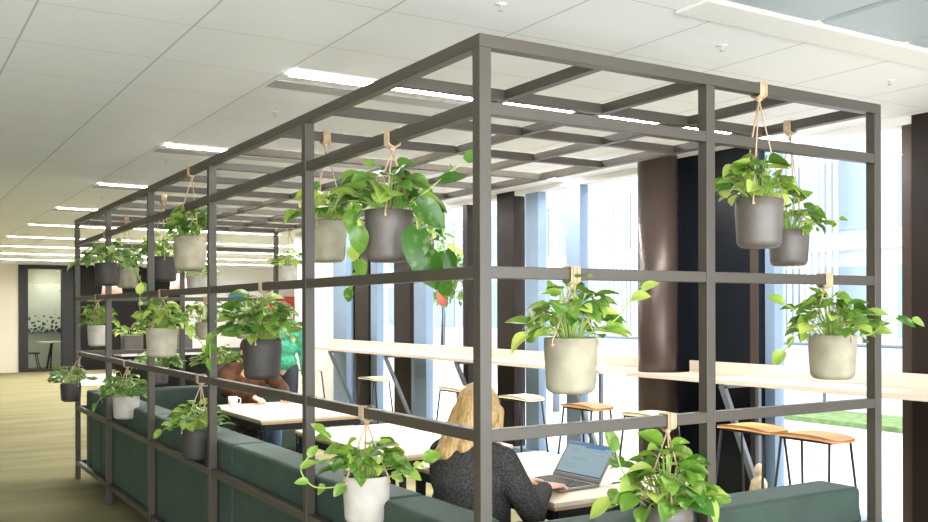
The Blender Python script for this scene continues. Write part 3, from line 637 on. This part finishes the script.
def planter(loc, dia, hgt, potm, leafm, label, anchor=None, seed=1, n=38, Rx=.2, Hh=.16, skew=(0, 0), vines=(), low=.012, hang='rail', lsz=1.0, group=None, name='hanging_planter'):
    Rx *= .86; n = int(n*1.7); lsz *= 1.02
    rng = random.Random(seed); t = thing(name, loc, label, 'plant', group)
    r = dia/2; cr = min(.028, r*.3)
    # loc = centre of pot bottom; soil at rim
    prof = [(0, 0), (r*.93-cr, 0)]+[(r*.93-cr+cr*math.sin(a), cr-cr*math.cos(a)) for a in [PI/2*i/6 for i in range(1, 7)]]+[(r, hgt*.75), (r, hgt-.003), (r-.003, hgt), (r-.008, hgt), (r-.010, hgt-.03), (r-.012, hgt*.5)]
    s = MB(); s.lathe(prof, seg=44); s.build('pot', potm, t, local=True)
    s = MB(); s.disc((0, 0, hgt-.014), r-.008); s.build('soil', M['soil'], t, local=True)
    lf = MB(); sm = MB(); top = hgt-.014
    for i in range(n):
        ph = 2*PI*(i*.381966)+rng.uniform(-.4, .4); q = ((i+.5)/n)**.5; q = min(1, q*rng.uniform(.85, 1.12))
        d = Vector((math.cos(ph), math.sin(ph), 0))
        rho = q*Rx*(1+.35*max(0, d.dot(Vector((skew[0], skew[1], 0)))))*rng.uniform(.8, 1.05)
        z = top+.02+Hh*(1-q**2.2)*rng.uniform(.45, 1.0)-low*max(0, q-.65)*3*rng.random()+.04*rng.random()
        p = d*rho+Vector((skew[0], skew[1], 0))*.25*Rx+Vector((0, 0, z))
        r0 = min(rho*.4, r*.7); p0 = d*r0*rng.uniform(.3, 1)+Vector((0, 0, top-.004))
        rim = d*min(r*.9, rho*.6)+Vector((0, 0, max(z, top+.03)+.03*rng.random()))
        pts = bez(p0, rim, p, 5)
        sm.tube(pts, [.0022, .0021, .002, .0018, .0016, .0014], 5, cap=False)
        dr = (p-pts[-2]).normalized(); dr = (d*.9+dr*.5+Vector((rng.uniform(-.6, .6), rng.uniform(-.6, .6), rng.uniform(-.55, .55)))).normalized()
        nr = Vector((rng.uniform(-.6, .6), rng.uniform(-.6, .6), 1))+d*rng.uniform(-.2, .9)
        ln = rng.uniform(.048, .10)*lsz; leaf(lf, p, dr, nr, ln, ln*rng.uniform(.68, .86), min(1, max(0, rng.gauss(.48, .33))), rng)
    for vn in vines:   # polyline of (right, toward viewer, up) offsets from the rim centre, leaf every few cm
        pts = spline([(IR*a+IT*c+Vector((0, 0, top+h))) for a, c, h in vn['p']], 6)
        sm.tube(pts, .0026, 6)
        k = vn.get('n', 4); big = vn.get('s', 1.0)
        for i in range(k):
            j = int((i+1)/k*(len(pts)-1)); p = pts[j]; d = (pts[j]-pts[max(j-1, 0)]).normalized()
            sd = d.cross(Vector((0, 0, 1))); sd = (sd.normalized() if sd.length > .1 else IR)*(1 if i % 2 else -1)
            dr = d*.5+sd*rng.uniform(.2, .6)+Vector((0, 0, -.25)) if i < k-1 else d
            ln = rng.uniform(.065, .095)*big*lsz
            leaf(lf, p, dr, IT*.9+Vector((rng.uniform(-.4, .4), rng.uniform(-.4, .4), .7)), ln, ln*rng.uniform(.54, .70), min(1, max(0, rng.gauss(vn.get('t', .5), .25 if vn.get('t', .5) == .5 else .06))), rng)
    sm.build('stems', M['stem'], t, local=True)
    fo = lf.build('foliage', leafm, t, local=True)
    if anchor is not None:
        A = Vector(anchor)-Vector(loc)    # centre of the bar the strap is looped over
        ax = {'x': Vector((1, 0, 0)), 'y': Vector((0, 1, 0))}['x' if hang.endswith('x') else 'y']; pr = Vector((ax.y, ax.x, 0))
        s = MB(); hw, hh = .0225, .0235
        for k in (-2, -1, 0, 1, 2):
            o = A+ax*(k*.0078+rng.uniform(-.002, .002))
            lp = [o+pr*hw+Z*-hh, o+pr*hw+Z*hh, o-pr*hw+Z*hh, o-pr*hw+Z*-hh, o+Z*(-hh-.012), o+pr*hw+Z*-hh]
            s.tube(lp, .0038, 6)
        s.ball(A+Z*(-hh-.012), (.011, .011, .012), 8, 6)
        s.build('strap_loop', M['cord'], t, local=True)
        a0 = rng.uniform(0, 6.28)
        for k in range(3):
            a = a0+k*2*PI/3; e = Vector((math.cos(a)*(r+.0035), math.sin(a)*(r+.0035), hgt-.022)); s = MB()
            kn = A+Z*(-hh-.012)
            tp = kn.lerp(e, .5)+Vector((0, 0, .0))
            s.tube([kn, tp, e+Z*.012, e], .0032, 6); s.ball(e, .006, 8, 6); s.build('cord', M['cord'], t, local=True)
    return t
V = lambda *p, n=4, s=1.0, t=.5: dict(p=p, n=n, s=s, t=t)
ry = .02
# --- near, left face of the frame
planter((.02, .64, 1.715), .175, .185, M['taupe'], M['leafd'], 'large dark taupe pot with big trailing leaves hung left of the corner post, highest one', (.02, .61, Z2), 3, 34, .17, .15, (-.2, .1), lsz=1.25,
        vines=[V((.05, .09, .02), (.10, .13, .03), (.11, .14, -.06), (.13, .14, -.13), n=3, s=1.4, t=.05), V((.05, .05, .03), (.14, .05, .08), (.22, .03, .15), (.28, 0, .19), n=4, s=1.15), V((.1, .03, .02), (.18, .02, .0), (.2, 0, -.13), (.2, 0, -.22), n=3, s=1), V((-.04, .09, .02), (-.1, .1, .0), (-.1, .1, -.05), n=2)])
planter((.02, 1.97, 1.215), .185, .19, M['charcoal'], M['leafd'], 'charcoal pot with dense dark green plant hung from the middle rail', (.02, 1.93, ZM), 5, 54, .19, .20, (-.1, 0), lsz=1.05, vines=[V((-.06, .03, .02), (-.15, .02, .06), (-.24, 0, .02), (-.25, 0, -.08), n=5)])
planter((.02, 3.86, 1.243), .195, .188, M['concrete'], M['leaf'], 'beige concrete pot left of the charcoal one on the middle rail', (.02, 3.83, ZM), 6, 36, .18, .16, (0, .3), vines=[V((.05, .05, .02), (.15, .04, .05), (.22, .04, -.02), (.27, 0, -.10), n=4), V((-.03, .05, .02), (-.12, .04, .12), (-.13, .03, .24), n=3)])
planter((.02, 3.2, 1.78), .19, .20, M['concrete2'], M['leafd'], 'beige pot with dark leaves hung on long cords from the top beam', (.02, 3.15, ZT-.02), 7, 34, .12, .15, (0, 0))
planter((.02, 5.55, 1.745), .20, .18, M['charcoal'], M['leafv'], 'charcoal pot hanging high near the far end of the aisle side', (.02, 5.5+.08, Z2), 8, 44, .20, .15, (.1, 0), vines=[V((.05, .05, .02), (.2, .04, -.02), (.27, .03, -.12), (.3, 0, -.2), n=5), V((-.05, .05, .02), (-.2, .04, .05), (-.28, .03, .0), n=4)])
planter((.33, 6.28, 1.745), .19, .18, M['concrete2'], M['leafv'], 'beige pot hanging just behind the high charcoal pot at the far end', (.33, 6.33, ZT-.02), 9, 30, .18, .14, (0, 0), hang='x')
planter((.02, 5.95, 1.25), .165, .175, M['white_pot'], M['leaf'], 'slim pale pot hung between the last two posts at middle height', (.02, 5.95, ZM), 10, 26, .15, .17, (0, 0), vines=[V((.03, .03, .02), (.12, .03, .06), (.2, 0, 0), n=3)])
planter((-.05, 6.83, .722), .18, .165, M['charcoal'], M['leafv'], 'small charcoal pot hung low at the far corner post of the frame', (.02, 6.78, ZL), 11, 34, .19, .15, (-.2, 0))
planter((.02, 4.9, .745), .19, .17, M['white_pot'], M['leafv'], 'off-white pot hung low next to the small charcoal pot', (.02, 4.86, ZL), 12, 34, .20, .15, (0, 0), vines=[V((-.03, .03, .02), (-.15, .02, .03), (-.22, 0, -.05), n=3), V((.03, .03, .02), (.15, .02, .03), (.22, 0, -.08), n=4)])
planter((.02, 3.06, .685), .175, .18, M['charcoal'], M['leaf'], 'charcoal pot hung low above the green sofa back', (.02, 2.98, ZL), 13, 28, .17, .13, (0, 0), vines=[V((-.03, .03, .02), (-.12, .03, .05), (-.2, .02, 0), n=3)])
planter((.02, .83, .742), .178, .18, M['white_pot'], M['leaf'], 'pale concrete pot with long trailing vines, hung low left of corner post', (.02, .83, ZL), 14, 40, .17, .10, (.2, 0), lsz=.95,
        vines=[V((-.04, .05, .0), (-.1, .06, -.02), (-.19, .06, -.02), (-.24, .05, .04), (-.21, .04, .09), n=5, s=.85), V((.04, .04, .0), (.15, .04, .03), (.22, .03, .07), n=4), V((-.03, .0, .05), (-.12, .0, .13), (-.16, .0, .17), n=3)])
# --- near, right face
planter((.36, ry, 1.272), .172, .18, M['concrete2'], M['leaf'], 'rough beige concrete pot hung at middle height just right of the corner post', (.365, .02, ZM), 21, 40, .17, .17, (.1, 0), hang='railx', lsz=1.0,
        vines=[V((.05, .02, .02), (.14, .02, .07), (.2, 0, .14), (.235, 0, .17), n=3, s=1.0), V((-.05, .03, .02), (-.1, .04, .04), (-.14, .04, .02), n=3, s=1)])
planter((.78, ry, .688), .182, .18, M['taupe'], M['leaf'], 'dark taupe pot hung low beside the middle post of the front face', (.785, .02, ZL), 22, 40, .17, .17, (0, 0), hang='railx', lsz=1.2,
        vines=[V((.05, .03, .03), (.1, .06, .06), (.13, .08, .0), (.15, .08, -.05), n=2, s=1.4), V((-.05, .02, .03), (-.15, .03, .12), (-.18, .02, .2), n=3, s=.9), V((-.06, .02, .0), (-.15, .03, .06), (-.2, .02, .03), n=3)])
planter((1.25, ry, 1.770), .175, .182, M['taupe'], M['leaf'], 'taupe pot hung on long straps from the top beam of the front face', (1.25, .02, ZT-.02), 23, 36, .15, .13, (-.2, 0), hang='railx', lsz=1.05)
planter((1.925, .44, 1.735), .175, .16, M['taupe'], M['leaf'], 'taupe pot hanging behind and right of the long-strapped pot', (1.936, .44, ZT-.02), 24, 26, .14, .11, (.3, 0), hang='raily', vines=[V((.05, .02, .02), (.15, .02, .05), (.23, 0, .06), n=4, s=.7)])
planter((1.67, ry, 1.265), .182, .175, M['concrete2'], M['leaf'], 'beige concrete pot hung near the right end post at middle height', (1.625, .02, ZM), 25, 44, .17, .15, (0, 0), hang='railx',
        vines=[V((.05, .02, .0), (.15, .02, .02), (.22, .02, .08), (.32, 0, .07), n=5, s=.9), V((-.05, .02, .0), (-.14, .02, .1), (-.20, .02, .14), n=3, s=.9), V((-.05, .02, .0), (-.14, .03, .02), (-.2, .02, -.05), n=3, s=.9)])
# --- inner and back pots
planter((.25, 1.74, 1.77), .20, .19, M['concrete2'], M['leaf'], 'beige pot hanging inside the frame behind the second post', (.25, 1.74, ZT-.02), 31, 34, .17, .14, (.1, 0), hang='x', lsz=1.1, vines=[V((.03, .05, .02), (.12, .05, .05), (.14, .04, -.1), (.16, .03, -.2), (.12, .0, -.3), n=6)])
planter((1.43, 2.94, 1.80), .18, .19, M['taupe'], M['leaf'], 'taupe pot hanging at the window side behind the big trailing plant', (1.43, 2.88, ZT-.02), 32, 30, .17, .14, (.2, 0), hang='x', vines=[V((.05, .02, .02), (.16, .02, .0), (.22, .02, -.04), n=3)])
planter((.22, 4.60, 1.755), .20, .18, M['charcoal'], M['leaf'], 'charcoal pot hanging inside the frame left of the long-corded beige pot', (.22, 4.606, ZT-.02), 33, 30, .17, .13, (0, 0), hang='x')
planter((1.92, 6.52, 1.80), .19, .18, M['white_pot'], M['leaf'], 'off-white pot hanging at the far window-side corner of the frame', (1.935, 6.52, ZT-.02), 34, 26, .18, .14, (0, 0), hang='y')
planter((1.12, 6.9, 1.72), .19, .17, M['white_pot'], M['leafv'], 'off-white pot hanging from the middle of the far face', (1.12, 6.9, Z2), 35, 26, .20, .14, (.3, 0), hang='x')
planter((1.2, 6.9, 1.26), .19, .17, M['concrete'], M['leaf'], 'pale pot hanging at middle height on the far face, left one', (1.2, 6.9, ZM), 36, 44, .31, .22, (0, 0), hang='x')
planter((1.62, 6.9, 1.26), .19, .17, M['concrete'], M['leafv'], 'pale pot hanging at middle height on the far face, right one', (1.62, 6.9, ZM), 37, 40, .30, .22, (0, 0), hang='x')
planter((.75, 6.9, .84-.0), .19, .17, M['taupe'], M['leafv'], 'taupe pot hanging low on the far face, left one', (.75, 6.9, ZL), 38, 48, .30, .14, (0, 0), hang='x')
planter((1.35, 6.9, .84), .19, .17, M['taupe'], M['leaf'], 'taupe pot hanging low on the far face, right one', (1.35, 6.9, ZL), 39, 52, .32, .18, (0, 0), hang='x')

# ------------------------------------------------------------------ far office background
t = thing('sideboard', (2.2, 9.6, 0), 'long low dark sideboard with a white top beyond the booth', 'sideboard')
s = MB(); s.box((.95, 9.4, .04), (2.6, 9.8, 1.0)); s.build('body', M['darkwall'], t, .003)
s = MB(); s.box((.93, 9.38, 1.0), (2.62, 9.82, 1.03)); s.build('top', M['white'], t, .002)
for x, p, m, lb in [(1.1, 'taupe', 'leaf', 'square grey planter box on the sideboard, left end'), (1.7, 'taupe', 'leafv', 'square grey planter box on the sideboard, right part')]:
    t = thing('planter_box', (x, 9.6, 1.03), lb, 'plant'); rng = random.Random(int(x*10))
    s = MB(); s.box((-.11, -.11, 0), (.11, .11, .22)); s.build('box', M[p], t, .006, local=True)
    lf = MB(); sm = MB()
    for i in range(26):
        a = rng.uniform(0, 6.28); d = Vector((math.cos(a), math.sin(a), 0)); q = rng.uniform(.03, .2); p1 = d*q+Vector((0, 0, .24+.2*(1-q/.22)*rng.random()))
        sm.tube(bez(d*.04+Z*.2, d*q*.6+Z*(p1.z+.03), p1, 4), .002, 5, cap=False); leaf(lf, p1, d+Z*rng.uniform(-.3, .3), Z+d*.3, .09, .07, rng.random(), rng)
    sm.build('stems', M['stem'], t, local=True); lf.build('foliage', M[m], t, local=True)
for i, (x, y, z) in enumerate([(2.36, 17.0, 1.85), (3.66, 17.0, 1.92), (4.1, 17.4, 1.92)]):
    t = thing('pendant_lamp', (x, y, z), ['small pink pendant lamp seen past the far end post', 'pink pendant lamp in the far lounge, left of the pair', 'pink pendant lamp in the far lounge, right of the pair'][i], 'lamp')
    s = MB(); s.lathe([(0, .42), (.05, .42), (.08, .40), (.17, .2), (.20, 0), (.19, 0), (.16, .19), (.0, .38)], (0, 0, 0), 32); s.build('lamp_shade', M['pink'], t, local=True)
    s = MB(); s.tube([(0, 0, .42), (0, 0, H-z)], .008); s.build('cord', M['black'], t, local=True)
b = MB(); b.box((8.1, 23.8, 0), (9.15, 23.95, 1.95)); o = b.build('red_panel', M['red'], loc=(8.7, 23.9, 0)); tag(o, 'red clad kiosk wall in the far lounge', 'kiosk wall')
t = thing('display_rack', (8.95, 23.6, 0), 'white gridded display rack in front of the red kiosk wall', 'display rack')
for x in (8.62, 9.2):
    s = MB(); s.box((x, 23.5, 0), (x+.04, 23.75, 1.65)); s.build('upright', M['white'], t)
for k in range(5): s = MB(); s.box((8.66, 23.5, .35+k*.3), (9.2, 23.75, .38+k*.3)); s.build('shelf', M['white'], t)
t = thing('round_sign', (7.15, 23.95, 1.62), 'round blue sign on the far wall seen above the plants', 'sign')
s = MB(); s.tube([(7.15, 23.99, 1.85), (7.15, 23.93, 1.85)], .26, 28); s.build('disc', mat('sign_blue', (.05, .25, .55), .5), t)
s = MB(); s.box((6.98, 23.915, 1.8), (7.32, 23.93, 1.9)); s.build('stripe', M['white'], t)

# ------------------------------------------------------------------ outside
b = MB(); b.prism([(4.16, -30), (70, -30), (70, 90), (10, 90), (9.9, 24.5), (4.4, 11.6), (4.16, 11.6)], -.15, -.05); o = struct('ground_outside', b, M['paving'])
b = MB(); b.box((9.6, -12, -.05), (10.8, 9, .02)); o = b.build('grass_verge', M['grass'], loc=(10.2, 0, -.05)); tag(o, 'strip of green grass crossing the pale paving outside', 'grass', kind='stuff')
def facade(x, y0, y1, h, label, dy=3.2, dz=3.3, z0=-.05, vert=False):
    t = thing('building', (x+2, (y0+y1)/2, z0), label, 'building')
    s = MB(); s.box((x, y0, z0), (x+5, y1, h)); s.build('wall', M['ext'], t)
    z = .8
    while z < h-2:
        s = MB(); s.box((x-.18, y0, z+2.35), (x, y1, z+2.55)); s.build('ledge', M['white'], t)
        y = y0+.5
        while y < y1-dy*.8:
            s = MB(); s.box((x-.06, y, z), (x, y+dy*.72, z+1.9)); w_ = s.build('window', M['extwin'], t)
            y += dy
        z += dz
    return t
facade(24, -14, 6, 17, 'pale blue-white office building across the street, right block')
fb = facade(21, 8, 62, 13, 'pale blue-white office building across the street, left block', dy=2.4, dz=2.9)
s = MB()
for k in range(46): s.box((20.55, 14.2+k*.22, .6), (20.65, 14.26+k*.22, 7.2))
s.build('louvre_screen', M['white'], fb)
for y in (5.5, 7.5, 9.5):
    t = thing('bollard', (7.5, y, -.05), 'grey steel bollard on the paving outside the windows', 'bollard', 'steel bollards outside')
    s = MB(); s.lathe([(0, 0), (.06, 0), (.06, .9), (.05, .93), (0, .94)], seg=20); s.build('post', M['steel'], t, local=True)
    s = MB(); s.lathe([(.061, .75), (.064, .75), (.064, .82), (.061, .82)], seg=20); s.build('band', M['white'], t, local=True)
t = thing('street_barrier', (12, 8, -.05), 'grey railing standing along the street outside', 'railing')
s = MB()
for z in (.35, .95): s.tube([(12, 2, z), (12, 16, z)], .03)
s.build('rail', M['steel'], t)
for k in range(8): s = MB(); s.tube([(12, 2+k*2, -.05), (12, 2+k*2, .98)], .03); s.build('post', M['steel'], t)
t = thing('road_sign', (14, 24.0, -.05), 'round red road sign outside, seen past the corner post', 'road sign')
s = MB(); s.tube([(14, 24.0, -.05), (14, 24.0, 2.4)], .035); s.build('pole', M['steel'], t)
s = MB(); s.tube([(13.93, 24.0, 2.0), (13.96, 24.0, 2.0)], .32, 28); s.build('disc', M['red'], t)
for i, (x, y) in enumerate([(17, 29.2)]):
    t = thing('street_tree', (x, y, -.05), 'young leafy tree on the pavement outside the windows', 'tree')
    rng = random.Random(50+i); s = MB(); s.tube([(0, 0, 0), (.05, 0, 1.4), (0, .05, 2.6)], [.09, .07, .04], 8); s.build('trunk', M['fin'], t, local=True)
    lf = MB()
    for k in range(420):
        a = Vector((rng.gauss(0, 1), rng.gauss(0, 1), rng.gauss(0, 1))).normalized()*rng.uniform(.5, 1.25); p = a+Vector((0, 0, 3.0))
        leaf(lf, p, a+Vector((rng.uniform(-1, 1), rng.uniform(-1, 1), rng.uniform(-1, 1))), Z, .28, .2, rng.random(), rng)
    lf.build('crown', M['leaf'], t, local=True)

# ------------------------------------------------------------------ light
w = bpy.data.worlds.new('sky'); scene.world = w; w.use_nodes = True; nt = w.node_tree
bg = nt.nodes['Background']; bg.inputs[0].default_value = (.93, .96, 1.0, 1); bg.inputs[1].default_value = 2.5
sun = bpy.data.lights.new('sun', 'SUN'); sun.energy = 5; sun.angle = R(3); sun.color = (1, .96, .88)
so = bpy.data.objects.new('sun', sun); COL.objects.link(so)
d = Vector((-1, .35, -1.15)); so.rotation_euler = d.to_track_quat('-Z', 'Y').to_euler(); so.location = (10, -3, 12)
def area(name, loc, aim, sx, sy, e, col=(1, .98, .95)):
    l = bpy.data.lights.new(name, 'AREA'); l.shape = 'RECTANGLE'; l.size = sx; l.size_y = sy; l.energy = e; l.color = col
    o = bpy.data.objects.new(name, l); COL.objects.link(o); o.location = loc; o.rotation_euler = Vector(aim).to_track_quat('-Z', 'Y').to_euler(); return o
area('fill_behind_camera', (-2.0, -4.9, 1.35), (0.0, 1, .9), 11, 2.4, 560, (.90, .95, 1))  # added fill light behind the camera, tilted up to brighten the ceiling
vs = scene.view_settings; vs.view_transform = 'Standard'; vs.look = 'None'; vs.gamma = 1; vs.use_curve_mapping = False; vs.exposure = .5
scene.cycles.max_bounces = 8; scene.cycles.diffuse_bounces = 5; scene.cycles.transparent_max_bounces = 12
